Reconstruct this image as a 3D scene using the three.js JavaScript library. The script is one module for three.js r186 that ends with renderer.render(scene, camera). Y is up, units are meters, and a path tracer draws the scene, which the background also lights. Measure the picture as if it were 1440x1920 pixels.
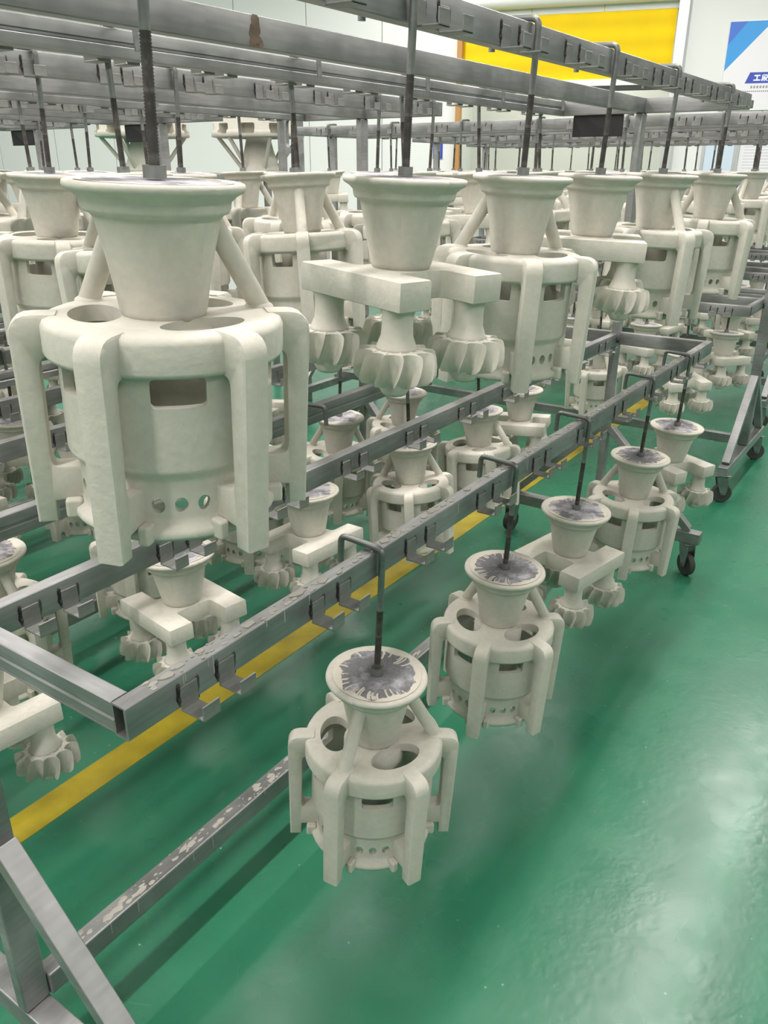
import * as THREE from 'three';
import { mergeGeometries, toCreasedNormals } from 'three/addons/utils/BufferGeometryUtils.js';
import { RoundedBoxGeometry } from 'three/addons/geometries/RoundedBoxGeometry.js';
import { RectAreaLightUniformsLib } from 'three/addons/lights/RectAreaLightUniformsLib.js';
import { Brush, Evaluator, SUBTRACTION } from 'three-bvh-csg';

// ------------------------------------------------------------------ camera, light, exposure
const scene = new THREE.Scene();
scene.background = new THREE.Color(0x202322);
const camera = new THREE.PerspectiveCamera(64.67, 1440 / 1920, 0.05, 60);
{
  const yaw = 0.5998, pitch = 0.401, roll = 0.0018;
  camera.position.set(0, 1.6, 0);
  const f = new THREE.Vector3(Math.cos(yaw) * Math.cos(pitch), -Math.sin(pitch), -Math.sin(yaw) * Math.cos(pitch));
  camera.lookAt(camera.position.clone().add(f));
  camera.rotateZ(roll);
}
const renderer = new THREE.WebGLRenderer({ antialias: true });
renderer.toneMapping = THREE.LinearToneMapping;
renderer.toneMappingExposure = 1.4;
renderer.shadowMap.enabled = true;
RectAreaLightUniformsLib.init();
const CEIL = 4.6, LAMP_Y = 4.3, LAMP_LEN = 2.4, LAMP_W = 0.12;
const LAMP_ROWS = [[3.2, 50], [-0.72, 60], [-3.0, 40], [-5.25, 44], [-7.6, 64], [-10.2, 38]], LAMP_X = [-3.6, -0.8, 2.0, 4.8, 7.6];   // [z, strength] of each row; first tuned as front fill, last added to brighten wall

// ------------------------------------------------------------------ small tools
let seed = 7;
const rnd = () => { seed = (seed * 1664525 + 1013904223) >>> 0; return seed / 4294967296; };
const rr = (a, b) => a + (b - a) * rnd();
const taken = {};
function numbered(n) { const k = taken[n] = (taken[n] ?? -1) + 1; return k ? `${n}_${String(k).padStart(3, '0')}` : n; }
const shade = (o) => { o.traverse(c => { if (c.isMesh) { c.castShadow = true; c.receiveShadow = true; } }); return o; };
function tag(o, label, category, group) { o.userData.label = label; o.userData.category = category; if (group) o.userData.group = group; return o; }
function base(name, pos = [0, 0, 0], turn = 0) { const g = new THREE.Group(); g.name = numbered(name); g.position.set(...pos); g.rotation.y = turn; scene.add(g); return g; }
function part(name, geo, mat, parent) { const m = new THREE.Mesh(geo, mat); m.name = name; m.castShadow = m.receiveShadow = true; parent.add(m); return m; }
// box-projected uv in metres
function uvm(g, s = 1, ou = 0, ov = 0) {
  g = g.index ? g.toNonIndexed() : g;
  const p = g.attributes.position, uv = new Float32Array(p.count * 2);
  const a = new THREE.Vector3(), b = new THREE.Vector3(), c = new THREE.Vector3();
  for (let i = 0; i < p.count; i += 3) {
    a.fromBufferAttribute(p, i); b.fromBufferAttribute(p, i + 1).sub(a); c.fromBufferAttribute(p, i + 2).sub(a); b.cross(c);
    const x = Math.abs(b.x), y = Math.abs(b.y), z = Math.abs(b.z);
    for (let k = 0; k < 3; k++) {
      const X = p.getX(i + k), Y = p.getY(i + k), Z = p.getZ(i + k);
      const [u, v] = y >= x && y >= z ? [X, Z] : x >= z ? [Z, Y] : [X, Y];
      uv[(i + k) * 2] = u * s + ou; uv[(i + k) * 2 + 1] = v * s + ov;
    }
  }
  g.setAttribute('uv', new THREE.BufferAttribute(uv, 2));
  for (const n of Object.keys(g.attributes)) if (!['position', 'normal', 'uv'].includes(n)) g.deleteAttribute(n);
  return g;
}
const join = (list) => mergeGeometries(list.map(g => uvm(g)));
const box = (w, h, d, x = 0, y = 0, z = 0, r = 0.003) => new RoundedBoxGeometry(w, h, d, 1, Math.min(r, w / 2.1, h / 2.1, d / 2.1)).translate(x, y, z);
const cyl = (r0, r1, h, n = 24) => new THREE.CylinderGeometry(r0, r1, h, n);
const lathe = (pts, n = 48) => new THREE.LatheGeometry(pts.map(p => new THREE.Vector2(p[0], p[1])), n);
function bar(a, b, w, h) {              // rectangular bar between two points, h measured upwards-ish
  const A = new THREE.Vector3(...a), B = new THREE.Vector3(...b), L = A.distanceTo(B);
  const g = new RoundedBoxGeometry(w, h, L, 1, 0.003);
  const q = new THREE.Object3D(); q.position.copy(A).add(B).multiplyScalar(0.5); q.lookAt(B); q.updateMatrix();
  return g.applyMatrix4(q.matrix);
}
function rod(a, b, r, n = 10) {
  const A = new THREE.Vector3(...a), B = new THREE.Vector3(...b), d = B.clone().sub(A);
  const q = new THREE.Object3D(); q.position.copy(A).add(B).multiplyScalar(0.5);
  q.quaternion.setFromUnitVectors(new THREE.Vector3(0, 1, 0), d.clone().normalize()); q.updateMatrix();
  return cyl(r, r, d.length(), n).applyMatrix4(q.matrix);
}
// tileable value noise and textures
function noiseGrid(n, s) { const r = new Float32Array(n * n); let t = s; for (let i = 0; i < n * n; i++) { t = (t * 1664525 + 1013904223) >>> 0; r[i] = t / 4294967296; } return r; }
function vnoise(n, s) {
  const g = noiseGrid(n, s);
  return (u, v) => {
    const x = u * n, y = v * n, xi = Math.floor(x), yi = Math.floor(y); let fx = x - xi, fy = y - yi; fx = fx * fx * (3 - 2 * fx); fy = fy * fy * (3 - 2 * fy);
    const at = (i, j) => g[((j % n + n) % n) * n + ((i % n + n) % n)];
    return (at(xi, yi) * (1 - fx) + at(xi + 1, yi) * fx) * (1 - fy) + (at(xi, yi + 1) * (1 - fx) + at(xi + 1, yi + 1) * fx) * fy;
  };
}
function fbm(n, s, oct = 4) { const f = []; for (let i = 0; i < oct; i++) f.push(vnoise(n << i, s + i * 77)); return (u, v) => { let a = 0, w = 0.5, t = 0; for (const k of f) { a += w * k(u, v); t += w; w *= 0.55; } return a / t; }; }
function tex(w, h, fn, srgb, rep = 1) {
  const d = new Uint8Array(w * h * 4);
  for (let y = 0; y < h; y++) for (let x = 0; x < w; x++) {
    const c = fn(x / w, y / h, x, y), i = (y * w + x) * 4;
    for (let k = 0; k < 3; k++) d[i + k] = Math.max(0, Math.min(255, Array.isArray(c) ? c[k] : c)); d[i + 3] = 255;
  }
  const t = new THREE.DataTexture(d, w, h); t.wrapS = t.wrapT = THREE.RepeatWrapping; t.magFilter = THREE.LinearFilter; t.minFilter = THREE.LinearMipmapLinearFilter; t.generateMipmaps = true;
  if (srgb) t.colorSpace = THREE.SRGBColorSpace; t.repeat.set(rep, rep); t.needsUpdate = true; return t;
}
function canvasTex(w, h, draw) {
  const c = document.createElement('canvas'); c.width = w; c.height = h; draw(c.getContext('2d'), w, h);
  const t = new THREE.CanvasTexture(c); t.colorSpace = THREE.SRGBColorSpace; return t;
}

// ------------------------------------------------------------------ materials
const M = {};
{
  const f1 = fbm(6, 11, 5), f2 = fbm(40, 23, 3), f3 = fbm(3, 5, 4);
  const grain = tex(512, 512, (u, v) => 255 * (0.6 * f2(u, v) + 0.4 * f1(u, v)), false, 4);
  const mottled = tex(512, 512, (u, v) => { const n = 0.975 + 0.06 * (f1(u, v) - 0.5) + 0.06 * (f2(u, v) - 0.5); return [205 * n, 202 * n, 190 * n]; }, true, 3);
  M.ceramic = new THREE.MeshStandardMaterial({ map: mottled, roughness: 0.95, bumpMap: grain, bumpScale: 0.0007 });
  // dull galvanised steel with brushed streaks and stains
  const s1 = fbm(5, 91, 4), s2 = vnoise(128, 31), s3 = fbm(16, 44, 3);
  const steelMap = tex(512, 512, (u, v) => { const st = s2(u * 0.12, v); const n = 148 + 46 * (s1(u, v) - 0.5) + 12 * (st - 0.5) + 20 * (s3(u, v) - 0.5); return [n, n + 1, n]; }, true, 1.6);
  const steelRough = tex(256, 256, (u, v) => 105 + 90 * (s1(u, v) - 0.3), false, 1.6);
  M.steel = new THREE.MeshStandardMaterial({ map: steelMap, roughnessMap: steelRough, roughness: 1, metalness: 0.65 });
  M.steelBright = new THREE.MeshStandardMaterial({ map: steelMap, color: 0xffffff, roughness: 0.38, metalness: 0.8 });
  M.glareSteel = new THREE.MeshStandardMaterial({ map: steelMap, color: 0xffffff, roughness: 0.3, metalness: 0.35 });  // lighter steel copy, lamp reflection on brace and foot put into the material
  const scorch = tex(256, 256, (u, v) => { const n = 66 + 90 * (s3(u, v) - 0.45); return [n + 6, n + 3, n]; }, true, 6);
  M.scorched = new THREE.MeshStandardMaterial({ map: scorch, roughness: 0.6, metalness: 0.55 });
  M.bracket = new THREE.MeshStandardMaterial({ map: steelMap, color: 0xf2f3ee, roughness: 0.5, metalness: 0.35 });
  M.rodSteel = new THREE.MeshStandardMaterial({ map: steelMap, color: 0xe2e6e2, roughness: 0.42, metalness: 0.7 });
  const thr = tex(256, 256, (u, v) => { const n = 74 + 110 * Math.max(0, s3(u, v) - 0.5) + 40 * (s1(u, v) - 0.5); return [n + 3, n, n - 4]; }, true, 5);
  M.thread = new THREE.MeshStandardMaterial({ map: thr, roughness: 0.6, metalness: 0.45 });
  M.slurry = new THREE.MeshStandardMaterial({ color: 0xa3a197, roughness: 0.9, bumpMap: grain, bumpScale: 0.001 });
  M.rubber = new THREE.MeshStandardMaterial({ color: 0x40433f, roughness: 0.75 });
  M.hub = new THREE.MeshStandardMaterial({ color: 0x62655f, roughness: 0.6 });
  M.black = new THREE.MeshStandardMaterial({ color: 0x1c1c1e, roughness: 0.55 });
  const rustMap = tex(256, 256, (u, v) => { const n = s3(u, v), k = s1(u, v); return [104 + 70 * (k - 0.5) + 14 * n, 96 + 70 * (k - 0.5), 82 + 70 * (k - 0.5)]; }, true, 8);
  M.rust = new THREE.MeshStandardMaterial({ map: rustMap, roughness: 0.9 });
  // green epoxy floor, faint mottling, scuffs and specks
  const g1 = fbm(4, 301, 5), g2 = fbm(30, 411, 3);
  const floorMap = canvasTex(2048, 2048, (c, w, h) => {
    const im = c.createImageData(w, h), d = im.data;
    for (let y = 0; y < h; y++) for (let x = 0; x < w; x++) {
      const u = x / w, v = y / h, n = 1 + 0.16 * (g1(u, v) - 0.5) + 0.08 * (g2(u, v) - 0.5), i = (y * w + x) * 4;
      const dust = Math.max(0, g1(u + 0.37, v + 0.11) - 0.56) * 60;
      d[i] = 40 * n + dust; d[i + 1] = 108 * n + dust * 0.7; d[i + 2] = 80 * n + dust * 0.75; d[i + 3] = 255;
    }
    c.putImageData(im, 0, 0);
    for (let k = 0; k < 260; k++) { c.strokeStyle = `rgba(190,220,205,${rr(0.04, 0.22)})`; c.lineWidth = rr(0.4, 1); c.beginPath(); const x = rr(0, w), y = rr(0, h), a = rr(0, 6.3), l = rr(5, 45); c.moveTo(x, y); c.lineTo(x + Math.cos(a) * l, y + Math.sin(a) * l); c.stroke(); }
    for (let k = 0; k < 420; k++) { c.fillStyle = `rgba(225,228,215,${rr(0.3, 0.9)})`; c.beginPath(); c.ellipse(rr(0, w), rr(0, h), rr(0.5, 1.7), rr(0.4, 1.1), rr(0, 3), 0, 7); c.fill(); }
  });
  floorMap.wrapS = floorMap.wrapT = THREE.RepeatWrapping; floorMap.repeat.set(1 / 4, 1 / 4);
  const floorBump = tex(512, 512, (u, v) => 255 * (0.8 * f2(u, v) + 0.2 * f1(u, v)), false, 1.5);
  const floorRough = tex(512, 512, (u, v) => 75 + 44 * (f1(u, v) - 0.5) + 26 * (f2(u, v) - 0.5), false, 0.3);
  M.floor = new THREE.MeshStandardMaterial({ map: floorMap, roughnessMap: floorRough, roughness: 1, metalness: 0, bumpMap: floorBump, bumpScale: 0.0004 });
  const wornYellow = tex(256, 256, (u, v) => { const n = 0.9 + 0.3 * (f1(u, v) - 0.5); return [176 * n, 158 * n, 36 * n]; }, true, 2);
  M.linePaint = new THREE.MeshStandardMaterial({ map: wornYellow, roughness: 0.5 });
  M.wall = new THREE.MeshStandardMaterial({ color: 0xe6e9e6, roughness: 0.55 });
  M.wallJoint = new THREE.MeshStandardMaterial({ color: 0xb9bdbb, roughness: 0.8 });
  M.ceiling = new THREE.MeshStandardMaterial({ color: 0x9c9f9c, roughness: 0.9 });
  const weave = tex(256, 256, (u, v) => { const n = 0.96 + 0.05 * (f1(u, v) - 0.5) + 0.03 * Math.sin(v * 6.283 * 6); return [252 * n, 214 * n, 2 * n]; }, true, 0.8);
  M.yellow = new THREE.MeshStandardMaterial({ map: weave, roughness: 0.85 });
  M.white = new THREE.MeshStandardMaterial({ color: 0xf0f1ee, roughness: 0.45 });
  M.alu = new THREE.MeshStandardMaterial({ color: 0xd5d8d8, roughness: 0.3, metalness: 0.6 });
  M.tan = new THREE.MeshStandardMaterial({ color: 0xb98a4e, roughness: 0.6 });
  M.paleBlue = new THREE.MeshStandardMaterial({ color: 0xcfe0ee, roughness: 0.35 });
  M.lamp = new THREE.MeshStandardMaterial({ color: 0xffffff, emissive: 0xf6fff8, emissiveIntensity: 3, roughness: 0.5 });
  M.lampBody = new THREE.MeshStandardMaterial({ color: 0xdfe0df, roughness: 0.5 });
}
// tops of the pouring cups: grey plate dusted with sand, edge broken by slurry drips (flat print of dried slurry, two looks)
function lidTexture(s, dusty) {
  const a = fbm(5, s, 5), b = fbm(50, s + 9, 2);
  return canvasTex(512, 512, (c, w) => {
    const im = c.createImageData(w, w), d = im.data;
    for (let y = 0; y < w; y++) for (let x = 0; x < w; x++) {
      const u = x / w, v = y / w, i = (y * w + x) * 4, n = a(u, v);
      const k = Math.min(1, Math.max(0, (n - (dusty ? 0.38 : 0.47)) * 3.2)) * (0.65 + 0.5 * b(u, v));
      const g = 118 + 26 * (b(u, v) - 0.5);
      d[i] = g + (196 - g) * k; d[i + 1] = g - 1 + (194 - g) * k; d[i + 2] = g + 2 + (198 - g) * k; d[i + 3] = 255;
    }
    c.putImageData(im, 0, 0);
    let t = s; const q = () => { t = (t * 1664525 + 1013904223) >>> 0; return t / 4294967296; };
    c.fillStyle = c.strokeStyle = '#cfc9ba'; c.lineCap = 'round';
    const r0 = w * 0.5, cx = w / 2, e1 = fbm(6, s + 3, 3);
    c.beginPath();                                         // irregular slurry margin
    for (let k = 0; k <= 240; k++) { const an = k / 240 * 6.2832, m = r0 * (0.875 + 0.34 * (e1(0.5 + 0.45 * Math.cos(an), 0.5 + 0.45 * Math.sin(an)) - 0.5) + 0.012 * q()); const X = cx + Math.cos(an) * m, Y = cx + Math.sin(an) * m; k ? c.lineTo(X, Y) : c.moveTo(X, Y); }
    c.arc(cx, cx, r0 * 1.5, 6.2832, 0, true); c.fill('evenodd');
    for (let k = 0; k < 34; k++) {                         // drips running in from the margin
      const an = 0.3 + q() * 2.6 + (q() < 0.25 ? 2.6 : 0), l = r0 * (0.58 + 0.24 * q()); c.lineWidth = 3 + q() * 9; c.beginPath();
      c.moveTo(cx + Math.cos(an) * r0 * 0.92, cx + Math.sin(an) * r0 * 0.92); c.quadraticCurveTo(cx + Math.cos(an + 0.06) * r0 * 0.83, cx + Math.sin(an + 0.06) * r0 * 0.83, cx + Math.cos(an + 0.02) * l, cx + Math.sin(an + 0.02) * l); c.stroke();
    }
  });
}
M.lidA = new THREE.MeshStandardMaterial({ map: lidTexture(17, false), roughness: 0.8 });
M.lidB = new THREE.MeshStandardMaterial({ map: lidTexture(85, true), roughness: 0.85 });
M.lidC = new THREE.MeshStandardMaterial({ map: lidTexture(140, false), roughness: 0.8 });
const LIDS = [M.lidA, M.lidB, M.lidC];

// ------------------------------------------------------------------ room: far wall stands square to nothing, 16 degrees off the racks
const WALL_TURN = -1.2846;                                   // local x runs to the right along the far wall, local z comes into the room
const W0 = new THREE.Vector3(9.08, 0, -6.209);
function onWall(o, u, y, z = 0) { o.position.copy(new THREE.Vector3(u, y, z).applyAxisAngle(new THREE.Vector3(0, 1, 0), WALL_TURN).add(W0)); o.rotation.y = WALL_TURN; return o; }
function structure(name, geo, mat, u, y, z) { const m = new THREE.Mesh(uvm(geo), mat); m.name = name; m.userData.kind = 'structure'; m.receiveShadow = m.castShadow = true; onWall(m, u, y, z); scene.add(m); return m; }
const RW = 20, RD = 17;
structure('floor', new THREE.BoxGeometry(RW, 0.2, RD), M.floor, 0, -0.1, RD / 2);
structure('ceiling', new THREE.BoxGeometry(RW, 0.2, RD), M.ceiling, 0, CEIL + 0.1, RD / 2);
structure('wall_left', new THREE.BoxGeometry(0.2, CEIL, RD), M.wallJoint, -RW / 2 - 0.1, CEIL / 2, RD / 2);
structure('wall_right', new THREE.BoxGeometry(0.2, CEIL, RD), M.wallJoint, RW / 2 + 0.1, CEIL / 2, RD / 2);
structure('wall_front', new THREE.BoxGeometry(RW, CEIL, 0.2), M.wallJoint, 0, CEIL / 2, RD + 0.1);
{
  // far wall: backing with the doorway left open, sandwich panels of its own each in front of it
  const D0 = 0.93, D1 = 3.30, DH = 3.18;
  const back = structure('wall_back', join([
    new THREE.BoxGeometry(RW / 2 + D0, CEIL, 0.1).translate((D0 - RW / 2) / 2, CEIL / 2, -0.09),
    new THREE.BoxGeometry(RW / 2 - D1, CEIL, 0.1).translate((D1 + RW / 2) / 2, CEIL / 2, -0.09),
    new THREE.BoxGeometry(D1 - D0, CEIL - DH, 0.1).translate((D0 + D1) / 2, (CEIL + DH) / 2, -0.09)]), M.wallJoint, 0, 0, 0);
  const panel = (a, b, y0, y1) => part('panel', uvm(box(b - a - 0.008, y1 - y0, 0.04, (a + b) / 2, (y0 + y1) / 2, -0.02, 0.004)), M.wall, back);
  for (let u = D0; u > -RW / 2; u -= 0.967) panel(Math.max(-RW / 2, u - 0.967), u, 0, CEIL);
  for (let u = D1; u < RW / 2; u += 0.967) panel(u, Math.min(RW / 2, u + 0.967), 0, CEIL);
  for (let k = 0; k < 3; k++) panel(D0 + k * (D1 - D0) / 3, D0 + (k + 1) * (D1 - D0) / 3, DH, CEIL);
  // roller door: yellow curtain stopped part-way up, white housing, aluminium guides
  const door = new THREE.Group(); door.name = 'door_1'; door.userData.kind = 'structure'; onWall(door, 0, 0, 0); scene.add(door);
  part('curtain', uvm(new THREE.BoxGeometry(2.31, 0.72, 0.012).translate(2.115, 2.885, -0.01)), M.yellow, door);
  part('bottom_bar', uvm(box(2.31, 0.07, 0.05, 2.115, 2.495, -0.01, 0.006)), M.white, door);
  part('rubber_seal', uvm(box(2.31, 0.05, 0.03, 2.115, 2.435, -0.01, 0.004)), M.rubber, door);
  part('housing', uvm(new THREE.CylinderGeometry(0.09, 0.09, 2.4, 24).rotateZ(Math.PI / 2).translate(2.115, 3.33, 0.06)), M.white, door);
  part('guide', uvm(box(0.06, 3.3, 0.1, 0.93, 1.65, 0.03, 0.006)), M.tan, door);
  part('guide', uvm(box(0.11, 3.6, 0.1, 3.335, 1.8, 0.03, 0.006)), M.alu, door);
  // the passage behind the doorway
  structure('wall_passage', join([
    new THREE.BoxGeometry(3.2, 3.6, 0.1).translate(2.1, 1.8, -2.3), new THREE.BoxGeometry(0.1, 3.6, 2.2).translate(0.55, 1.8, -1.2),
    new THREE.BoxGeometry(0.1, 3.6, 2.2).translate(3.65, 1.8, -1.2), new THREE.BoxGeometry(3.2, 0.1, 2.2).translate(2.1, 3.65, -1.2)]), M.wall, 0, 0, 0);
  structure('floor_passage', new THREE.BoxGeometry(3.2, 0.1, 2.3).translate(2.1, -0.06, -1.15), M.floor, 0, 0, 0);
  const pl = new THREE.Group(); pl.name = 'added_passage_lamp'; onWall(pl, 2.1, 3.52, -1.1); scene.add(pl);  // unseen lamp added to brighten the passage
  part('housing', uvm(box(1.24, 0.05, 0.34, 0, 0.035, 0, 0.008)), M.lampBody, pl); part('diffuser', uvm(new THREE.BoxGeometry(1.2, 0.016, 0.3).translate(0, 0.003, 0)), M.lamp, pl);
  const lt = new THREE.RectAreaLight(0xfffaf5, 22, 1.2, 0.3); lt.position.set(0, -0.012, 0); lt.rotation.x = -Math.PI / 2; pl.add(lt);
  tag(pl, 'added flat white lamp brightening the passage behind the yellow door', 'ceiling lamp');
  const d2 = new THREE.Group(); d2.name = 'door_2'; d2.userData.kind = 'structure'; onWall(d2, 0, 0, 0); scene.add(d2);
  part('leaf', uvm(box(0.30, 1.98, 0.04, 3.89, 0.99, 0.025)), M.paleBlue, d2);
  part('frame', join([box(0.03, 2.02, 0.05, 3.725, 1.01, 0.027), box(0.03, 2.02, 0.05, 4.055, 1.01, 0.027), box(0.36, 0.03, 0.05, 3.89, 2.005, 0.027)]), M.alu, d2);
}
{ // strokes for the few characters that can be read
  const strokes = (c, x, y, s, list) => { for (const l of list) { c.beginPath(); l.forEach(([a, b], i) => i ? c.lineTo(x + a * s, y + b * s) : c.moveTo(x + a * s, y + b * s)); c.stroke(); } };
  const GONG = [[[.12, .15], [.88, .15]], [[.5, .15], [.5, .85]], [[.05, .85], [.95, .85]]];
  const DUAN = [[[.38, .06], [.14, .16]], [[.14, .14], [.14, .95]], [[.14, .38], [.4, .38]], [[.14, .6], [.4, .6]], [[.02, .86], [.42, .76]], [[.56, .08], [.54, .3], [.46, .42]], [[.56, .1], [.84, .1], [.84, .36], [.97, .38]], [[.5, .52], [.88, .52], [.7, .76], [.46, .95]], [[.55, .62], [.72, .8], [.97, .95]]];
  const SHOU = [[[.75, .05], [.25, .15]], [[.15, .35], [.85, .35]], [[.05, .6], [.95, .6]], [[.5, .12], [.5, .92], [.35, .85]]];
  const GUAN = [[[.3, .05], [.4, .22]], [[.7, .05], [.6, .22]], [[.15, .3], [.85, .3]], [[.05, .55], [.95, .55]], [[.5, .3], [.5, .55], [.1, .95]], [[.5, .55], [.92, .95]]];
  const MEN = [[[.2, .05], [.28, .18]], [[.12, .25], [.12, .95]], [[.4, .12], [.88, .12], [.88, .95], [.75, .9]]];
  const QING = [[[.1, .08], [.22, .2]], [[.04, .38], [.2, .38], [.2, .85], [.32, .75]], [[.45, .12], [.95, .12]], [[.45, .25], [.95, .25]], [[.4, .4], [1, .4]], [[.7, .05], [.7, .4]], [[.5, .95], [.5, .52], [.9, .52], [.9, .95]], [[.5, .66], [.9, .66]], [[.5, .8], [.9, .8]]];
  const SUI = [[[.1, .95], [.1, .08], [.32, .08], [.2, .3], [.32, .5], [.12, .6]], [[.4, .15], [.5, .25]], [[.38, .4], [.5, .4], [.5, .8], [.36, .92], [.98, .92]], [[.55, .18], [.98, .18]], [[.72, .05], [.56, .4]], [[.62, .75], [.62, .36], [.92, .36], [.92, .75]], [[.62, .5], [.92, .5]], [[.62, .62], [.92, .62]]];
  const flat = (name, w, h, t, u, y, z, draw, px, label, cat) => {
    const g = new THREE.Group(); g.name = numbered(name); onWall(g, u, y, z); scene.add(g);
    part('board', uvm(box(w, h, t, 0, 0, 0, 0.002)), M.white, g);
    const m = part('print', new THREE.PlaneGeometry(w - 0.006, h - 0.006), new THREE.MeshStandardMaterial({ map: canvasTex(px, Math.round(px * h / w), draw), roughness: 0.45 }), g); m.position.z = t / 2 + 0.0008;
    tag(g, label, cat);
  };
  flat('wall_poster', 1.6, 0.84, 0.012, 4.615, 2.608, 0.01, (c, w, h) => {
    c.fillStyle = '#eeedf1'; c.fillRect(0, 0, w, h); const k = w / 1.6;
    c.fillStyle = '#3f9fe6'; c.beginPath(); c.moveTo(0, 0); c.lineTo(0.42 * k, 0); c.lineTo(0, 0.46 * k); c.fill();
    c.fillStyle = '#4a78d6'; c.beginPath(); c.moveTo(0, 0); c.lineTo(0.17 * k, 0); c.lineTo(0, 0.22 * k); c.fill();
    c.fillStyle = '#3d52b8'; c.beginPath(); c.moveTo(0.265 * k, 0.478 * k); c.lineTo(1.1 * k, 0.478 * k); c.lineTo(1.1 * k, 0.583 * k); c.lineTo(0.225 * k, 0.583 * k); c.fill();
    c.strokeStyle = '#fff'; c.lineWidth = 0.013 * k; c.lineCap = 'square'; strokes(c, 0.31 * k, 0.5 * k, 0.062 * k, GONG); c.lineWidth = 0.009 * k; strokes(c, 0.385 * k, 0.5 * k, 0.062 * k, DUAN);
    c.fillStyle = '#5b5f72'; for (let i = 0; i < 8; i++) { for (let j = 0; j < 4; j++) c.fillRect((0.285 + i * 0.03 + 0.004) * k, (0.608 + j * 0.006) * k, 0.02 * k, 0.003 * k); c.fillRect((0.294 + i * 0.03) * k, 0.606 * k, 0.004 * k, 0.024 * k); }
    for (let i = 0; i < 26; i++) c.fillRect((0.2 + i * 0.02) * k, 0.655 * k, 0.013 * k, 0.008 * k);
  }, 1024, 'white wall poster with blue triangle corner and blue banner right of yellow door', 'poster');
  flat('notice_board', 1.0, 0.62, 0.014, 4.6, 1.71, 0.012, (c, w, h) => {
    c.fillStyle = '#eeeef2'; c.fillRect(0, 0, w, h); c.fillStyle = '#3a49a8'; c.fillRect(0, 0, w, h * 0.045); c.fillRect(0, h * 0.9, w * 0.12, h * 0.1);
    c.fillStyle = '#b9bbc4'; for (let i = 0; i < 15; i++) c.fillRect(w * 0.04, h * (0.1 + i * 0.05), w * (0.8 + 0.1 * Math.sin(i * 7)), h * 0.008);
  }, 512, 'white notice board with blue header strip below the poster', 'notice board');
  flat('door_sign', 0.128, 0.355, 0.008, 0.683, 1.89, 0.006, (c, w, h) => {
    c.fillStyle = '#3348b4'; c.fillRect(0, 0, w, h); c.fillStyle = '#d9e2f6'; c.beginPath(); c.ellipse(w / 2, h * 0.19, w * 0.34, w * 0.34, 0, 0, 7); c.fill();
    c.fillStyle = '#8fa3c4'; c.beginPath(); c.ellipse(w * 0.47, h * 0.2, w * 0.09, w * 0.2, 0.2, 0, 7); c.fill();
    c.strokeStyle = '#eef2ff'; c.lineWidth = w * 0.035; [QING, SUI, SHOU, GUAN, MEN].forEach((g, i) => strokes(c, w * 0.22, h * (0.37 + i * 0.122), w * 0.29, g));
    c.fillStyle = '#a9b6e2'; for (let i = 0; i < 26; i++) c.fillRect(w * 0.7, h * (0.4 + i * 0.02), w * 0.06, h * 0.012);
  }, 256, 'narrow upright blue sign with white round emblem left of the doorway', 'sign');
  const vent = new THREE.Group(); vent.name = 'wall_vent'; onWall(vent, -2.43, 3.225, 0.008); scene.add(vent);
  part('frame', join([box(0.2, 0.012, 0.014, 0, 0.07, 0), box(0.2, 0.012, 0.014, 0, -0.07, 0), box(0.012, 0.15, 0.014, -0.1, 0, 0), box(0.012, 0.15, 0.014, 0.1, 0, 0)]), M.lampBody, vent);
  for (let i = 0; i < 5; i++) part('slat', uvm(box(0.18, 0.012, 0.01, 0, -0.048 + i * 0.024, 0)), M.wallJoint, vent);
  tag(vent, 'small pale louvred vent high on the white wall left of door', 'vent');
}
// yellow line painted along the floor under the racks
{ const m = part('floor_marking', uvm(new THREE.BoxGeometry(9.5, 0.0016, 0.1).translate(3.6, 0.0008, -1.715)), M.linePaint, scene); tag(m, 'worn yellow line painted on the green floor beneath the nearest rack', 'floor line'); }

// ------------------------------------------------------------------ ceiling lamps, rows running along the racks
{
  for (const [z, power] of LAMP_ROWS) for (const x of LAMP_X) {
    if (z < -6 && x > 7) continue;                            // the far wall is nearer there
    const g = base('ceiling_lamp', [x, LAMP_Y, z]);
    part('housing', uvm(box(LAMP_LEN + 0.04, 0.05, LAMP_W + 0.04, 0, 0.035, 0, 0.008)), M.lampBody, g);
    for (const e of [-0.9, 0.9]) part('hanger', uvm(rod([e, 0.05, 0], [e, CEIL - LAMP_Y, 0], 0.005)), M.lampBody, g);
    part('diffuser', uvm(new THREE.BoxGeometry(LAMP_LEN, 0.016, LAMP_W).translate(0, 0.003, 0)), M.lamp, g);
    const l = new THREE.RectAreaLight(0xfff7f4, power, LAMP_LEN, LAMP_W); l.position.set(0, -0.012, 0); l.rotation.x = -Math.PI / 2; g.add(l);
    tag(g, 'long white linear ceiling lamp in rows, rearmost row added to brighten the wall', 'ceiling lamp', 'linear lamps in rows over the racks');
  }
}

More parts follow.
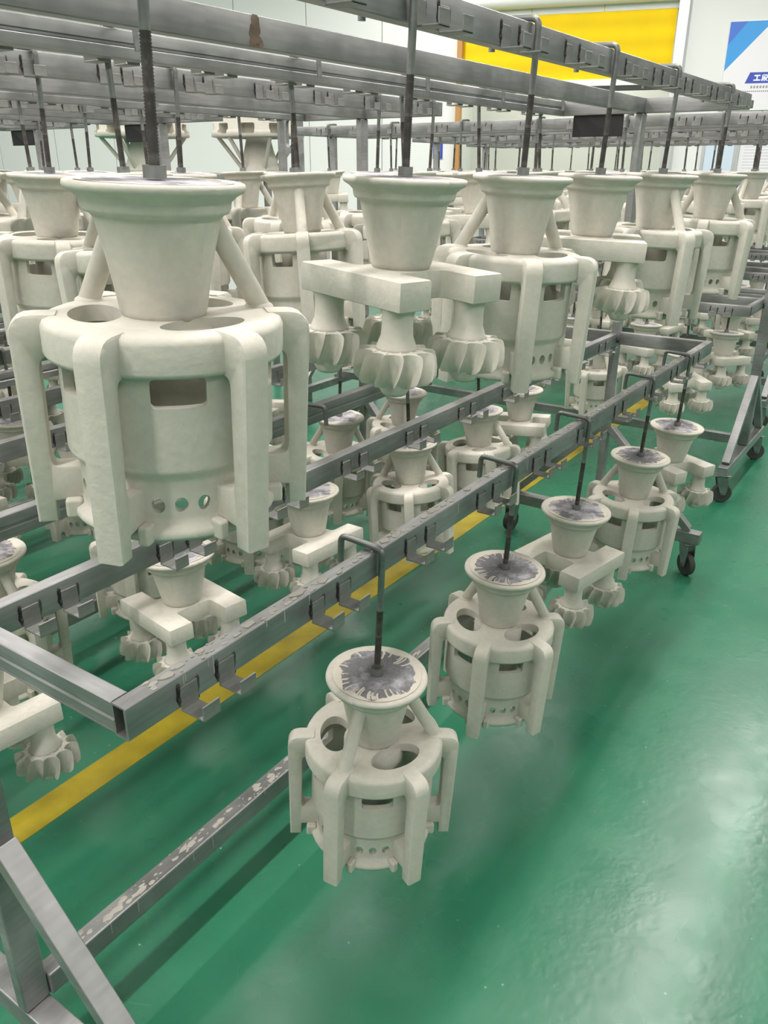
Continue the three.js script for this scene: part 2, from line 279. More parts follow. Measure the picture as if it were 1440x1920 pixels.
// ------------------------------------------------------------------ racks
const H1 = 0.988, H2 = 1.842, TH = 0.05, TW = 0.028;
const Z_FRONT = 0.3585, Z_MID = 0, Z_BACK = -0.319;          // centre lines of the three rails, rack centre at 0
function tubeProfile(w, h, notch) {
  const s = new THREE.Shape(), a = w / 2, b = h / 2, r = 0.004, n = 0.0035;
  s.moveTo(-a + r, -b); s.lineTo(a - r, -b); s.quadraticCurveTo(a, -b, a, -b + r); s.lineTo(a, b - r); s.quadraticCurveTo(a, b, a - r, b); s.lineTo(-a + r, b); s.quadraticCurveTo(-a, b, -a, b - r);
  if (notch) { s.lineTo(-a, 0.004); s.lineTo(-a + n, 0.002); s.lineTo(-a + n, -0.002); s.lineTo(-a + 0.0012, -0.005); s.lineTo(-a + 0.0012, -b + r); }
  s.lineTo(-a, -b + r); s.quadraticCurveTo(-a, -b, -a + r, -b);
  const i = new THREE.Path(), t = 0.0042; i.moveTo(-a + t, -b + t * 0.7); i.lineTo(-a + t, b - t * 0.7); i.lineTo(a - t, b - t * 0.7); i.lineTo(a - t, -b + t * 0.7); i.closePath(); s.holes.push(i);
  return s;
}
// hollow rail along x from 0 to L; the grooved side looks to -z (flip: to +z)
function railGeo(L, notch, flip) {
  const g = new THREE.ExtrudeGeometry(tubeProfile(TW, TH, notch), { depth: L, bevelEnabled: false, curveSegments: 3 });
  g.rotateY(Math.PI / 2);                                     // extrusion now along x, shape x -> -z
  g.rotateX(0); if (!flip) { g.translate(-L / 2, 0, 0); g.rotateY(Math.PI); g.translate(L / 2, 0, 0); }
  return uvm(toCreasedNormals(g, 0.5));
}
const bracketGeo = (() => {                                   // bent flat-bar hook plate: face plate, shelf, lip, weld lumps
  const w = 0.03, list = [box(w, 0.036, 0.003, 0, -0.010, 0.0017, 0.001), box(w, 0.003, 0.044, 0, -0.028, 0.022, 0.001), box(w, 0.023, 0.003, 0, -0.018, 0.0425, 0.001)];
  return join(list);
})();
const weldGeo = (() => {                                      // weld lumps along both edges of one hook plate
  const list = []; let t = 3; const q = () => { t = (t * 1664525 + 1013904223) >>> 0; return t / 4294967296; };
  for (let i = 0; i < 12; i++) { const s = 0.0012 + 0.0018 * q(); list.push(new THREE.IcosahedronGeometry(s, 0).scale(1, 1.5, 0.8).translate((i % 2 ? -1 : 1) * (0.0155 + 0.001 * q()), -0.024 + 0.036 * q(), 0.001)); }
  for (let k = 0; k < 2; k++) {                              // heat-blackened patches beside the welds
    const pts = []; for (let j = 0; j < 11; j++) { const a = j / 11 * 6.2832, m = 0.6 + 0.5 * q(); pts.push(new THREE.Vector2((k ? -1 : 1) * 0.0165 + Math.cos(a) * 0.0055 * m, -0.004 + Math.sin(a) * 0.017 * m)); }
    list.push(new THREE.ExtrudeGeometry(new THREE.Shape(pts), { depth: 0.0004, bevelEnabled: false }));
  }
  return join(list);
})();
// dried slurry spattered on the top of a member: flat irregular blobs and a few runs down the side
function spatterGeo(L, w, n, s, sideZ, h) {
  const out = []; let t = s; const q = () => { t = (t * 1664525 + 1013904223) >>> 0; return t / 4294967296; };
  for (let i = 0; i < n; i++) {
    const cl = q() < 0.5 ? Math.floor(q() * 6) / 6 + 0.12 * q() : q();
    const r = 0.0016 + 0.0072 * Math.pow(q(), 2.6), x = 0.05 + (L - 0.1) * Math.min(1, cl), z = (q() - 0.5) * (w - 2.4 * r), k = 9, pts = [];
    for (let j = 0; j < k; j++) { const a = j / k * 6.2832, m = r * (0.7 + 0.55 * q()); pts.push(new THREE.Vector2(Math.cos(a) * m * (1 + 0.8 * q()), Math.sin(a) * m * 0.8)); }
    const g = new THREE.ExtrudeGeometry(new THREE.Shape(pts), { depth: 0.0004 + 0.0014 * q(), bevelEnabled: false }); g.rotateX(-Math.PI / 2); g.translate(x, -0.0001, z); out.push(uvm(g));
    if (q() < 0.07) { const dl = h * (0.2 + 0.5 * q() * q()); out.push(uvm(box(0.0012 + 0.0016 * q(), dl, 0.001, x, -dl / 2, sideZ, 0.0004))); }
  }
  return mergeGeometries(out);
}
const wheelGeo = uvm(new THREE.LatheGeometry([[0.018, -0.014], [0.036, -0.011], [0.04, -0.0135], [0.047, -0.0135], [0.05, -0.009], [0.05, 0.009], [0.047, 0.0135], [0.04, 0.0135], [0.036, 0.011], [0.018, 0.014]].map(p => new THREE.Vector2(...p)), 32).rotateZ(Math.PI / 2).rotateY(Math.PI / 2));
const hubGeo = join([new THREE.CylinderGeometry(0.034, 0.034, 0.02, 24).rotateX(Math.PI / 2), new THREE.CylinderGeometry(0.011, 0.011, 0.036, 12).rotateX(Math.PI / 2), new THREE.CylinderGeometry(0.006, 0.006, 0.05, 6).rotateX(Math.PI / 2)]);
const forkGeo = (() => {
  const s = new THREE.Shape(); s.moveTo(-0.012, 0.038); s.lineTo(0.045, 0.038); s.quadraticCurveTo(0.04, 0.0, 0.014, -0.054); s.lineTo(-0.008, -0.058); s.quadraticCurveTo(-0.022, -0.02, -0.012, 0.038);
  const a = new THREE.ExtrudeGeometry(s, { depth: 0.003, bevelEnabled: false }).translate(-0.012, 0, 0.0175), b = a.clone().translate(0, 0, -0.038);
  return join([a, b, box(0.06, 0.004, 0.042, 0.005, 0.038, 0), cyl(0.026, 0.024, 0.012, 20).translate(0.008, 0.044, 0), box(0.085, 0.004, 0.066, 0.008, 0.049, 0)]);
})();
function makeRack(L, label, spatterSeed, halfFoot = 0.41) {
  const g = base('mould_rack');
  tag(g, label, 'rack', 'steel mould racks');
  const pairs = []; for (let x = 0.135; x < L - 0.05; x += 0.275) pairs.push(x);
  const addBrackets = (rail, side) => { for (const p of pairs) for (const s of [-1, 1]) { const b = part('hook_bracket', bracketGeo, M.bracket, rail); b.position.set(p + s * 0.035, 0, side * TW / 2); if (side < 0) b.rotation.y = Math.PI; const wd = part('weld', weldGeo, M.scorched, rail); wd.userData.kind = 'stuff'; wd.position.copy(b.position); wd.rotation.y = b.rotation.y; } };
  for (const [lv, h] of [[0, H1], [1, H2]]) {
    const y = h - TH / 2;
    const fr = part('rail', railGeo(L, true, false), M.steel, g); fr.position.set(0, y, Z_FRONT); addBrackets(fr, 1);
    const bk = part('rail', railGeo(L, true, true), M.steel, g); bk.position.set(0, y, Z_BACK); addBrackets(bk, -1);
    const m0 = lv ? -0.046 : 0.004, mid = part('middle_beam', railGeo(lv ? L + 0.046 : L - 0.054, false, false), M.steel, g); mid.position.set(m0, y, Z_MID); if (!lv) addBrackets(mid, 1);
    if (lv && spatterSeed) {                                  // rust scale running down where the beam was welded
      const out = []; let t = 77; const q = () => { t = (t * 1664525 + 1013904223) >>> 0; return t / 4294967296; };
      for (let i = 0; i < 26; i++) {
        const f = i / 25, cy = 0.023 - 0.045 * f, cx = -0.004 + (q() - 0.5) * (0.008 + 0.03 * f * f), r = 0.0035 + 0.0045 * q() + 0.003 * f, pts = [];
        for (let j = 0; j < 9; j++) { const an = j / 9 * 6.2832, m = r * (0.6 + 0.7 * q()); pts.push(new THREE.Vector2(cx + Math.cos(an) * m, Math.max(-0.0245, Math.min(0.0245, cy + Math.sin(an) * m * 1.3)))); }
        out.push(uvm(new THREE.ExtrudeGeometry(new THREE.Shape(pts), { depth: 0.0003 + 0.0006 * q(), bevelEnabled: false })));
      }
      const st = part('rust_stain', mergeGeometries(out), M.rust, mid); st.userData.kind = 'stuff'; st.position.set(0.745, 0, TW / 2);
    }
    if (spatterSeed && !lv) { const sp = part('dried_slurry', spatterGeo(L, TW, 300, spatterSeed, TW / 2, TH), M.slurry, fr); sp.userData.kind = 'stuff'; sp.position.y = TH / 2; }
    for (const ex of [0, 1]) {
      const x = ex ? L - TW / 2 : TW / 2, zs = ex ? [[Z_MID + TW / 2, Z_FRONT - TW / 2], [Z_BACK + TW / 2, Z_MID - TW / 2]] : [[Z_MID + TW / 2, Z_FRONT - TW / 2], [Z_BACK + TW / 2, Z_MID - TW / 2]];
      for (const [a, b] of zs) { const c = part('cross_arm', railGeo(b - a, true, !ex), M.steel, g); c.rotation.y = -Math.PI / 2; c.position.set(x, y, a); }
    }
  }
  for (const ex of [0, 1]) {
    const x = ex ? L - 0.025 : -0.021;
    part('post', uvm(box(0.05, H2 - TH - 0.2, TW, x, (H2 - TH + 0.2) / 2, Z_MID, 0.004), 1, ex * 0.3, 0), M.steel, g);
    part('weld', join([[0.028, 0.018], [-0.028, 0.018], [0.02, -0.018]].map(([a, b], i) => new THREE.IcosahedronGeometry(0.006, 1).scale(1, 2.4, 1).translate(x + a * (ex ? -1 : 1), H1 - 0.025 - i * 0.004, b))), M.scorched, g);
    part('foot', uvm(box(0.05, 0.05, halfFoot * 2 + 0.09, x, 0.175, 0, 0.004)), M.steel, g);
    for (const s of [-1, 1]) part('brace', uvm(bar([x, 0.585, s * 0.02], [x, 0.205, s * (halfFoot - 0.01)], 0.04, 0.03)), M.steel, g);
    for (const s of [-1, 1]) {
      const c = new THREE.Group(); c.name = 'caster'; g.add(c); c.position.set(x, 0.1, s * halfFoot); c.rotation.y = ex ? 0.35 + 0.5 * s : 0.5;
      part('fork', forkGeo, M.steelBright, c); const w = part('wheel', wheelGeo, M.rubber, c); w.position.set(-0.006, -0.05, 0); const hb = part('hub', hubGeo, M.hub, c); hb.position.set(-0.006, -0.05, 0);
    }
  }
  const bb = part('base_bar', uvm(box(L - 0.055, 0.05, 0.04, L / 2 - 0.0235, 0.2255, 0, 0.004)), M.steel, g);
  if (spatterSeed) { const sp = part('dried_slurry', spatterGeo(L, 0.036, 420, spatterSeed + 5, 0.0205, 0.05), M.slurry, bb); sp.userData.kind = 'stuff'; sp.position.set(0, 0.2505, 0); }
  if (halfFoot > 0.4) part('label_board', uvm(box(0.006, 0.075, 0.2, L - 0.012, H2 - TH - 0.038, -0.17, 0.002)), M.black, g);
  return g;
}
const R1 = makeRack(2.8185, 'nearest galvanised rack in the foreground, its front rail end open at left', 41);
R1.position.set(0.497, 0, -1.0975);
const R2 = makeRack(2.26, 'second rack row, directly behind the nearest rack, with brackets facing camera', 0, 0.36); R2.position.set(0.80, 0, -2.19);
const protoRack = makeRack(2.82, 'third rack row counted back from the camera on the left', 0); protoRack.position.set(0.03, 0, -3.18);
function copyRack(label, pos, turn) { const c = protoRack.clone(); c.name = numbered('mould_rack'); c.userData = { ...protoRack.userData, label }; c.position.set(...pos); c.rotation.y = turn; scene.add(c); return c; }
const R4 = copyRack('fourth and rearmost rack row on the left before the white wall', [0.12, 0, -4.25], 0);
const Q1 = copyRack('crosswise rack at right edge with a bright diagonal brace and casters', [4.64, 0, -0.79], Math.PI / 2);
const Q2 = copyRack('second crosswise rack at right, behind the one with bright brace', [6.15, 0, -0.9], Math.PI / 2);
const Q3 = copyRack('rearmost crosswise rack at right, closest to the yellow door', [7.55, 0, -1.2], Math.PI / 2);
for (const q of [Q1, Q2, Q3]) { const b = q.children.find(c => c.name.startsWith('label_board')); if (b) q.remove(b); }
for (const c of Q1.children) if (c.name.startsWith('brace') || c.name.startsWith('foot')) c.material = M.glareSteel;  // lamp glare on this rack worked into a paler steel
const RACKS = { R1: [R1, 2.8185], R2: [R2, 2.26], R3: [protoRack, 2.82], R4: [R4, 2.82], Q1: [Q1, 2.82], Q2: [Q2, 2.82], Q3: [Q3, 2.82] };

// ------------------------------------------------------------------ moulds. local origin: bend of the hook on the rail; rim of the pouring cup at -0.26
const RIM = -0.26;
const hookGeo = (() => {
  const P = (y, z) => new THREE.Vector3(0, y, z), c = new THREE.CurvePath();
  const pts = [P(-0.122, 0), P(-0.016, 0)];
  c.add(new THREE.LineCurve3(pts[0], pts[1])); c.add(new THREE.QuadraticBezierCurve3(P(-0.016, 0), P(0, 0), P(0, -0.016)));
  c.add(new THREE.LineCurve3(P(0, -0.016), P(0, -0.077))); c.add(new THREE.QuadraticBezierCurve3(P(0, -0.077), P(0, -0.09), P(-0.013, -0.09))); c.add(new THREE.LineCurve3(P(-0.013, -0.09), P(-0.052, -0.09)));
  const ring = [new THREE.TubeGeometry(c, 60, 0.006, 10, false), new THREE.CircleGeometry(0.006, 10).rotateX(Math.PI / 2).translate(0, -0.052, -0.09)];
  return join(ring);
})();
const threadGeo = (() => { const p = [[0.0056, -0.25]]; for (let y = -0.248; y < -0.122; y += 0.0032) { p.push([0.0064, y], [0.0054, y + 0.0016]); } p.push([0.006, -0.121]); return uvm(lathe(p, 10)); })();
const nutGeo = join([cyl(0.0125, 0.0125, 0.013, 6).translate(0, -0.2515, 0)]);
function wobble(g, amp, s) { const n = fbm(3, s, 2), p = g.attributes.position; for (let i = 0; i < p.count; i++) { const x = p.getX(i), y = p.getY(i), z = p.getZ(i); const k = amp * 2 * (n(x * 2.1 + y * 1.3 + 5, z * 2.1 + y * 0.7 + 5) - 0.5); const r = Math.hypot(x, z) || 1; p.setXYZ(i, x + x / r * k, y + k * 0.6, z + z / r * k); } g.computeVertexNormals(); return g; }
function cupGeo(bottom) {
  const y = RIM, g = lathe([[0.0, y - bottom], [0.044, y - bottom], [0.0485, y - bottom + 0.012], [0.053, y - 0.105], [0.0605, y - 0.066], [0.0675, y - 0.037], [0.0705, y - 0.033], [0.0765, y - 0.0305], [0.0785, y - 0.0265], [0.0795, y - 0.019], [0.0855, y - 0.0135], [0.0935, y - 0.009], [0.0955, y - 0.005], [0.0945, y - 0.001], [0.090, y + 0.0005], [0.083, y - 0.0008], [0.0, y - 0.0012]], 56);
  return uvm(wobble(g, 0.0009, 61));
}
const lidGeo = (() => { const g = new THREE.CircleGeometry(0.083, 48).rotateX(-Math.PI / 2).translate(0, RIM + 0.0004, 0); return g; })();
const ev = new Evaluator(); ev.useGroups = false; ev.attributes = ['position', 'normal', 'uv'];
function cut(g, cutters) { let b = new Brush(g); b.updateMatrixWorld(); for (const c of cutters) { const k = new Brush(c); k.updateMatrixWorld(); b = ev.evaluate(b, k, SUBTRACTION); } return b.geometry; }

// --- cage mould: plate and collar, slotted drum, six handle-like ribs, two struts
const cageBodyGeo = (() => {
  const y = RIM;
  const prof = [[0.03, y - 0.14], [0.122, y - 0.138], [0.13, y - 0.141], [0.1335, y - 0.148], [0.1335, y - 0.176], [0.131, y - 0.181], [0.121, y - 0.184], [0.1195, y - 0.19], [0.1195, y - 0.286], [0.117, y - 0.292], [0.1105, y - 0.299], [0.109, y - 0.305], [0.109, y - 0.345], [0.111, y - 0.354], [0.1195, y - 0.359], [0.121, y - 0.366], [0.118, y - 0.371],
    [0.102, y - 0.371], [0.098, y - 0.36], [0.098, y - 0.3], [0.106, y - 0.29], [0.108, y - 0.2], [0.106, y - 0.158], [0.03, y - 0.156], [0.03, y - 0.14]].reverse();
  const g = lathe(prof, 72);
  const cs = [];
  for (let k = 0; k < 6; k++) {
    const a = (k + 0.5) * Math.PI / 3;
    cs.push(new RoundedBoxGeometry(0.058, 0.032, 0.06, 2, 0.005).translate(0.004, y - 0.2, 0.115).rotateY(a));
    for (const d of [-0.235, 0, 0.235]) cs.push(new THREE.CylinderGeometry(0.0075, 0.0075, 0.06, 14).scale(1, 1, 1.25).rotateX(Math.PI / 2).translate(0, y - 0.331, 0.107).rotateY(a + d));
  }
  for (let k = 0; k < 3; k++) {                              // three kidney-like openings in the plate, bridges between
    const a = Math.PI / 3 + k * Math.PI * 2 / 3;
    cs.push(new THREE.CylinderGeometry(0.034, 0.034, 0.06, 32).scale(1.5, 1, 0.86).translate(0, y - 0.15, 0.0745).rotateY(a));
  }
  const body = cut(g, cs);
  const lugs = [];
  for (let k = 0; k < 6; k++) for (const s of [-1, 1]) lugs.push(box(0.014, 0.024, 0.02, s * 0.022, y - 0.361, 0.1185, 0.004).rotateY(k * Math.PI / 3));
  return join([body, lathe([[0.0, y - 0.15], [0.058, y - 0.15], [0.058, y - 0.27], [0.0, y - 0.27]], 28), ...lugs]);
})();
const ribGeo = (() => {
  const y = RIM, s = new THREE.Shape(), q = (a, b, c, d) => s.quadraticCurveTo(a, y + b, c, y + d);
  s.moveTo(0.118, y - 0.1395); s.lineTo(0.140, y - 0.1395); q(0.1625, -0.1395, 0.1625, -0.162); s.lineTo(0.1585, y - 0.378); s.lineTo(0.1425, y - 0.378); s.lineTo(0.1415, y - 0.352); s.lineTo(0.104, y - 0.349); s.lineTo(0.104, y - 0.315);
  s.lineTo(0.131, y - 0.315); q(0.1415, -0.315, 0.1415, -0.296); s.lineTo(0.1405, y - 0.196); q(0.1405, -0.18, 0.127, -0.18); s.lineTo(0.118, y - 0.18); s.closePath();
  const g = new THREE.ExtrudeGeometry(s, { depth: 0.023, bevelEnabled: true, bevelSize: 0.003, bevelThickness: 0.0045, bevelSegments: 2, curveSegments: 5 }).translate(0, 0, -0.0115).rotateY(-Math.PI / 2);
  return uvm(toCreasedNormals(g, 0.7));
})();
const strutGeo = join([rod([0, RIM - 0.036, 0.058], [0, RIM - 0.142, 0.119], 0.0125, 16), new THREE.SphereGeometry(0.0165, 14, 8).scale(1.1, 0.5, 1.1).translate(0, RIM - 0.14, 0.116)]);
const cupCage = cupGeo(0.146), cupTree = cupGeo(0.136);
function dress(g, lid) { part('hook', hookGeo, M.rodSteel, g); part('thread', threadGeo, M.thread, g); part('nut', nutGeo, M.rodSteel, g); part('cup_lid', lidGeo, lid, g); }
const ROUND = new Set(['cup_lid', 'pouring_cup', 'cage_body', 'rib', 'strut', 'runner', 'impeller']);
function makeCage() {
  const g = new THREE.Group(); dress(g, M.lidA); part('pouring_cup', cupCage, M.ceramic, g); part('cage_body', cageBodyGeo, M.ceramic, g);
  for (let k = 0; k < 6; k++) { const r = part('rib', ribGeo, M.ceramic, g); r.userData.turn = k * Math.PI / 3; }
  for (let k = 0; k < 2; k++) { const s = part('strut', strutGeo, M.ceramic, g); s.userData.turn = k * Math.PI * 2 / 3; }
  return g;
}
// --- impeller tree: H-shaped runner, four stems with toothed impellers
const runnerGeo = (() => {
  const s = new THREE.Shape(), A = 0.105, a = 0.05, Lh = 0.116, b = 0.046, r = 0.014;    // bars run along shape y
  s.moveTo(-A, -Lh); s.lineTo(-a, -Lh); s.lineTo(-a, -b - r); s.quadraticCurveTo(-a, -b, -a + r, -b); s.lineTo(a - r, -b); s.quadraticCurveTo(a, -b, a, -b - r); s.lineTo(a, -Lh); s.lineTo(A, -Lh); s.lineTo(A, Lh); s.lineTo(a, Lh);
  s.lineTo(a, b + r); s.quadraticCurveTo(a, b, a - r, b); s.lineTo(-a + r, b); s.quadraticCurveTo(-a, b, -a, b + r); s.lineTo(-a, Lh); s.lineTo(-A, Lh); s.closePath();
  const g = new THREE.ExtrudeGeometry(s, { depth: 0.036, bevelEnabled: true, bevelSize: 0.003, bevelThickness: 0.004, bevelSegments: 2, curveSegments: 5 }).rotateX(-Math.PI / 2).translate(0, RIM - 0.172, 0);
  return join([toCreasedNormals(g, 0.7)]);
})();
const impellerGeo = (() => {
  const N = 12, S = 12, n = N * S, y0 = RIM - 0.238;
  // levels: [height, tip radius, scoop depth, twist]; the scoops between the tips are concave
  const lv = [[0.001, 0.057, 0.0165, 0], [-0.002, 0.0605, 0.0205, 0.0], [-0.012, 0.0632, 0.0255, 0.03], [-0.026, 0.0645, 0.0285, 0.09], [-0.038, 0.064, 0.0295, 0.16], [-0.046, 0.0575, 0.0265, 0.21], [-0.053, 0.032, 0.006, 0.24]];
  const pos = [], ix = [];
  for (const [h, rt, dep, tw] of lv) for (let i = 0; i < n; i++) {
    const t = (i % S) / S, k = Math.floor(i / S), a0 = k / N * 6.28319 + tw, a1 = (k + 1) / N * 6.28319 + tw, am = (a0 + a1) / 2;
    const w = t, q = Math.pow(Math.sin(Math.PI * Math.pow(t, 0.86)), 0.52) * dep * 0.92, sh = 0.004 * Math.sin(Math.PI * t);
    const x = Math.cos(a0) * rt * (1 - w) + Math.cos(a1) * rt * w, z = Math.sin(a0) * rt * (1 - w) + Math.sin(a1) * rt * w;
    pos.push(x - Math.cos(am) * q - Math.sin(am) * sh, y0 + h, z - Math.sin(am) * q + Math.cos(am) * sh);
  }
  const L = lv.length;
  for (let l = 0; l < L - 1; l++) for (let i = 0; i < n; i++) { const j = (i + 1) % n, A = l * n + i, B = l * n + j, C = (l + 1) * n + i, D = (l + 1) * n + j; ix.push(A, B, C, B, D, C); }
  const tc = pos.length / 3; pos.push(0, y0 + 0.008, 0); const bc = tc + 1; pos.push(0, y0 - 0.05, 0);
  for (let i = 0; i < n; i++) { const j = (i + 1) % n; ix.push(tc, j, i); ix.push(bc, (L - 1) * n + i, (L - 1) * n + j); }
  const g = new THREE.BufferGeometry(); g.setAttribute('position', new THREE.Float32BufferAttribute(pos, 3)); g.setIndex(ix); g.computeVertexNormals();
  const wheel = toCreasedNormals(g, 0.75);
  const stem = lathe([[0.0, y0 - 0.071], [0.016, y0 - 0.07], [0.02, y0 - 0.066], [0.029, y0 - 0.05], [0.016, y0 - 0.03], [0.016, y0 - 0.004], [0.036, y0 - 0.001], [0.0305, y0 + 0.006], [0.0245, y0 + 0.022], [0.0235, y0 + 0.04], [0.0245, y0 + 0.054], [0.0285, y0 + 0.064], [0.03, y0 + 0.07], [0, y0 + 0.071]], 22);
  return join([wheel, stem]);
})();
function makeTree() {
  const g = new THREE.Group(); dress(g, M.lidA); part('pouring_cup', cupTree, M.ceramic, g); part('runner', runnerGeo, M.ceramic, g);
  for (const [x, z] of [[-1, -1], [-1, 1], [1, -1], [1, 1]]) { const i = part('impeller', impellerGeo, M.ceramic, g); i.position.set(x * 0.0775, 0, z * 0.083); i.userData.spin = 0.4 * x + 0.9 * z; }
  return g;
}
const PROTO = { cage: makeCage(), tree: makeTree() };
// rack, level, side (+1 front, -1 back), distance along the rack, kind, turn of the body, lid, label
const PART_WORDS = { cage: 'cage mould', tree: 'impeller mould' };
function hang(rackKey, level, side, along, kind, turn, lid, label, tilt = 0.05, off = 0) {
  const [rack] = RACKS[rackKey], g = PROTO[kind].clone(); g.name = numbered(kind === 'cage' ? 'cage_mould' : 'impeller_mould'); scene.add(g);
  const local = new THREE.Vector3(along, (level ? H2 : H1) + 0.0062, side > 0 ? Z_FRONT + TW / 2 + 0.0115 : Z_BACK - TW / 2 - 0.0115);
  g.position.copy(local.applyAxisAngle(new THREE.Vector3(0, 1, 0), rack.rotation.y).add(rack.position));
  g.rotation.order = 'YXZ'; g.rotation.y = rack.rotation.y + (side > 0 ? 0 : Math.PI); g.rotation.x = tilt;
  const ax = new THREE.Vector3(0, 1, 0), own = turn - g.rotation.y;
  for (const c of g.children) if (ROUND.has(c.name)) {
    if (c.name === 'impeller') { c.position.applyAxisAngle(ax, own); c.rotation.y = own + c.userData.spin; } else c.rotation.y = own + (c.userData.turn ?? 0) + (c.name === 'strut' ? off : 0);
    if (c.name === 'cup_lid') { c.material = LIDS[lid % 3]; c.rotation.y = own + lid * 1.7; }
    delete c.userData.turn; delete c.userData.spin;
  }
  tag(g, label, 'mould', PART_WORDS[kind] + 's hung on the racks');
  return g;
}
const D = Math.PI / 180, T = (a) => (a + 34.4) * D;          // a: bearing of the first strut, 0 to the camera's right, 90 straight away
// nearest rack, front rail, measured one by one (x from the camera)
const X1 = (x) => x - 0.497;
hang('R1', 1, 1, X1(0.63), 'cage', T(17), 1, 'largest cage mould, hanging closest to camera at upper left', 0.05, 15 * D);
hang('R1', 1, 1, X1(1.118), 'tree', -0.25, 0, 'impeller mould on upper front rail right beside the largest cage mould');
hang('R1', 1, 1, X1(1.53), 'cage', T(35), 1, 'cage mould between two impeller moulds on the nearest rack, upper front rail');
hang('R1', 1, 1, X1(1.938), 'tree', 0.4, 2, 'impeller mould with four cage moulds around, upper front rail, fourth from camera');
hang('R1', 1, 1, X1(2.41), 'cage', T(290), 0, 'cage mould on upper front rail of nearest rack, last but one from camera');
hang('R1', 1, 1, X1(3.0), 'cage', T(5), 1, 'cage mould at the far end of the nearest rack upper front rail');
hang('R1', 0, 1, X1(1.04), 'cage', T(243), 0, 'lowest cage mould in the foreground with dark dripped cup lid');
hang('R1', 0, 1, X1(1.568), 'cage', T(8), 2, 'cage mould second from camera on the nearest lower front rail');
hang('R1', 0, 1, X1(2.005), 'tree', 1.39, 1, 'impeller mould between two cage moulds on the nearest lower front rail');
hang('R1', 0, 1, X1(2.555), 'cage', T(15), 0, 'cage mould on the nearest lower front rail before the last impeller mould');
hang('R1', 0, 1, X1(2.97), 'tree', -0.42, 1, 'impeller mould at the far end of the nearest lower front rail');
const ORD = ['nearest to camera', 'second from camera', 'third from camera', 'fourth from camera', 'fifth from camera', 'sixth from camera', 'seventh from camera'];
function row(rackKey, level, side, spots, where) {
  spots.forEach(([a, kind, turn], i) => hang(rackKey, level, side, a, kind, turn ?? rr(0, 6.28), Math.floor(rr(0, 3)), `${kind === 'cage' ? 'cage' : 'impeller'} mould ${ORD[i]} on ${where}`, rr(0.03, 0.06)));
}
row('R1', 1, -1, [[X1(1.16), 'cage', T(40)], [X1(1.70), 'cage', T(275)], [X1(2.19), 'cage', 0.6], [X1(2.66), 'tree', 0.1], [X1(3.15), 'cage', 0.2]], 'back upper rail, nearest rack');
row('R1', 0, -1, [[X1(0.645), 'tree', 1.45], [X1(1.19), 'tree', -0.19], [X1(1.69), 'tree', 1.48], [X1(2.24), 'cage', 1.05], [X1(2.74), 'cage', 0.25], [X1(3.13), 'tree', 0.28]], 'back lower rail, nearest rack');
function fill(rackKey, len, where, pc) {
  for (const [lv, ln] of [[1, 'upper'], [0, 'lower']]) for (const [sd, sn] of [[1, 'front'], [-1, 'back']]) {
    const spots = []; for (let a = 0.24 + (sd < 0 ? 0.02 : 0); a < len - 0.1; a += 0.46) spots.push([a + rr(-0.02, 0.02), rnd() < pc ? 'cage' : 'tree']);
    row(rackKey, lv, sd, spots, `${sn} ${ln} rail, ${where}`);
  }
}
row('R2', 1, 1, [[0.46, 'cage', 0.5], [0.87, 'cage', T(10)], [1.34, 'cage', T(15)], [1.81, 'cage', 0.3], [2.18, 'tree', 0.3]], 'front upper rail, second rack');
row('R2', 0, 1, [[0.12, 'cage', T(330)], [0.61, 'cage'], [1.06, 'cage'], [1.56, 'cage'], [2.01, 'cage']], 'front lower rail, second rack');
row('R2', 1, -1, [[0.41, 'cage'], [0.88, 'cage'], [1.36, 'tree'], [1.86, 'cage']], 'back upper rail, second rack');
row('R2', 0, -1, [[0.41, 'tree'], [0.88, 'cage'], [1.36, 'cage'], [1.86, 'tree']], 'back lower rail, second rack');
fill('R3', 2.82, 'third rack', 0.75);
fill('R4', 2.82, 'rearmost left rack', 0.7);
fill('Q1', 2.82, 'crosswise rack with bright brace', 0.45);
fill('Q2', 2.82, 'second crosswise rack', 0.65);
fill('Q3', 2.82, 'crosswise rack near the yellow door', 0.7);

// ------------------------------------------------------------------ far left: two big wheel moulds standing upside down on a steel stand
function wheelMould(pos, turn, label) {
  const g = base('wheel_mould', pos, turn);
  const R = 0.36, ring = lathe([[0.1, 0.2], [0.33, 0.2], [0.35, 0.19], [0.355, 0.17], [0.355, 0.05], [R + 0.012, 0.04], [R + 0.012, 0.0], [0.345, -0.005], [0.1, -0.005], [0.1, 0.2]].reverse(), 48);
  const cs = []; for (let k = 0; k < 10; k++) cs.push(new RoundedBoxGeometry(0.11, 0.075, 0.14, 2, 0.012).translate(0, 0.055, 0.33).rotateY(k * Math.PI / 5));
  part('wheel', join([cut(ring, cs)]), M.ceramic, g);
  part('funnel', uvm(lathe([[0.0, -0.27], [0.17, -0.27], [0.165, -0.24], [0.12, -0.1], [0.09, 0.02], [0, 0.02]], 32)), M.ceramic, g);
  for (let k = 0; k < 6; k++) { const a = k * Math.PI / 3 + 0.3; part('strut', uvm(rod([0.33 * Math.sin(a), 0.0, 0.33 * Math.cos(a)], [0.14 * Math.sin(a), -0.24, 0.14 * Math.cos(a)], 0.016)), M.ceramic, g); }
  tag(g, label, 'mould', 'large wheel moulds'); return g;
}
wheelMould([5.38, 1.835, -4.92], 0.2, 'right one of two big wheel moulds standing on the far steel stand');
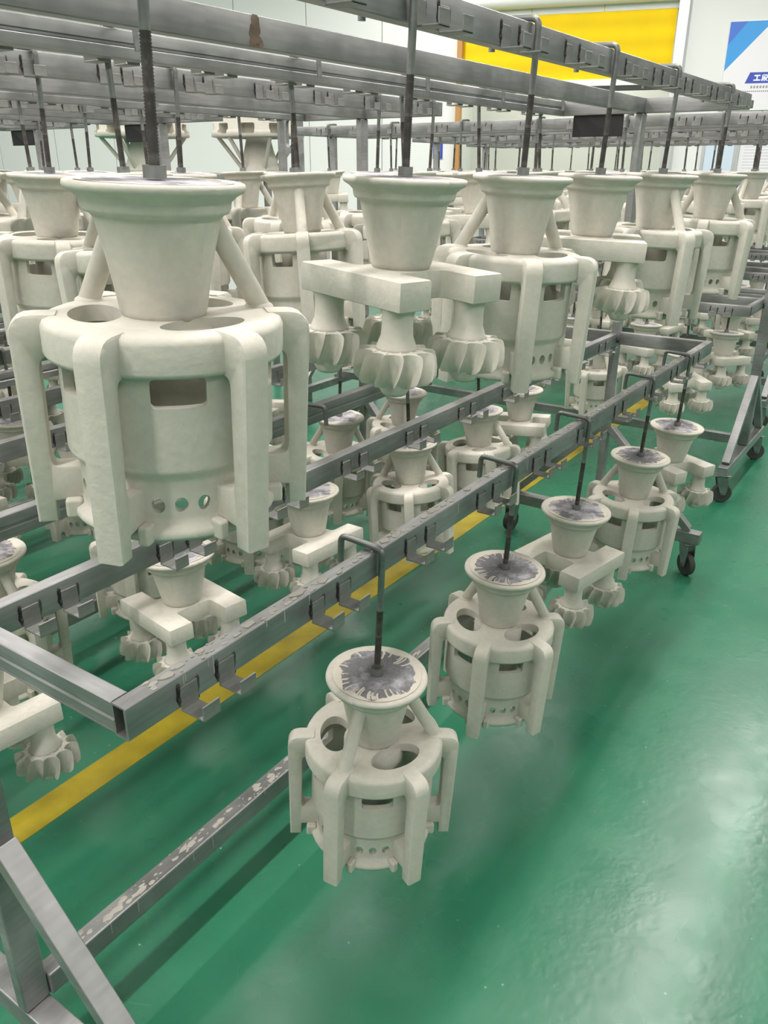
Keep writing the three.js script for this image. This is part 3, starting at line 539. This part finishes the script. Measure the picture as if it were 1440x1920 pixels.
wheelMould([4.86, 1.835, -5.7], 0.5, 'left one of two big wheel moulds standing on the far steel stand');
{
  const g = base('steel_stand', [5.12, 0, -5.31], 0.99);
  part('stand_top', uvm(box(1.9, 0.05, 0.7, 0, 1.54, 0)), M.steel, g);
  for (const [x, z] of [[-0.9, -0.3], [0.9, -0.3], [-0.9, 0.3], [0.9, 0.3]]) part('leg', uvm(box(0.05, 1.515, 0.05, x, 0.7575, z)), M.steel, g);
  tag(g, 'tall steel stand carrying two big wheel moulds at far left', 'stand');
}
{ // hoisting frame with a pierced plate and a turnbuckle
  const g = base('hoist_frame', [4.68, 0, -3.98], 0.97);
  part('post', uvm(box(0.06, 1.94, 0.05, -0.2, 0.97, 0)), M.steel, g); part('post', uvm(box(0.06, 1.94, 0.05, 0.24, 0.97, 0)), M.steel, g);
  part('top_beam', uvm(box(0.6, 0.1, 0.05, 0.0, 1.99, 0)), M.steel, g);
  const s = new THREE.Shape(); s.moveTo(-0.13, -0.12); s.lineTo(0.13, -0.12); s.lineTo(0.13, 0.12); s.lineTo(-0.13, 0.12); s.closePath();
  const h = new THREE.Path(); const a = 0.085, r = 0.035; h.moveTo(-a + r, -a); h.lineTo(a - r, -a); h.quadraticCurveTo(a, -a, a, -a + r); h.lineTo(a, a - r); h.quadraticCurveTo(a, a, a - r, a); h.lineTo(-a + r, a); h.quadraticCurveTo(-a, a, -a, a - r); h.lineTo(-a, -a + r); h.quadraticCurveTo(-a, -a, -a + r, -a); s.holes.push(h);
  part('plate', uvm(new THREE.ExtrudeGeometry(s, { depth: 0.02, bevelEnabled: false }).translate(0, 1.82, -0.01)), M.steel, g);
  part('turnbuckle', join([rod([0.02, 1.5, 0.03], [0.02, 1.95, 0.03], 0.006), box(0.03, 0.2, 0.02, 0.02, 1.68, 0.03), rod([-0.05, 1.72, 0.03], [0.09, 1.72, 0.03], 0.006)]), M.rodSteel, g);
  tag(g, 'grey hoisting frame with pierced square plate and turnbuckle far behind', 'frame');
}
renderer.render(scene, camera);
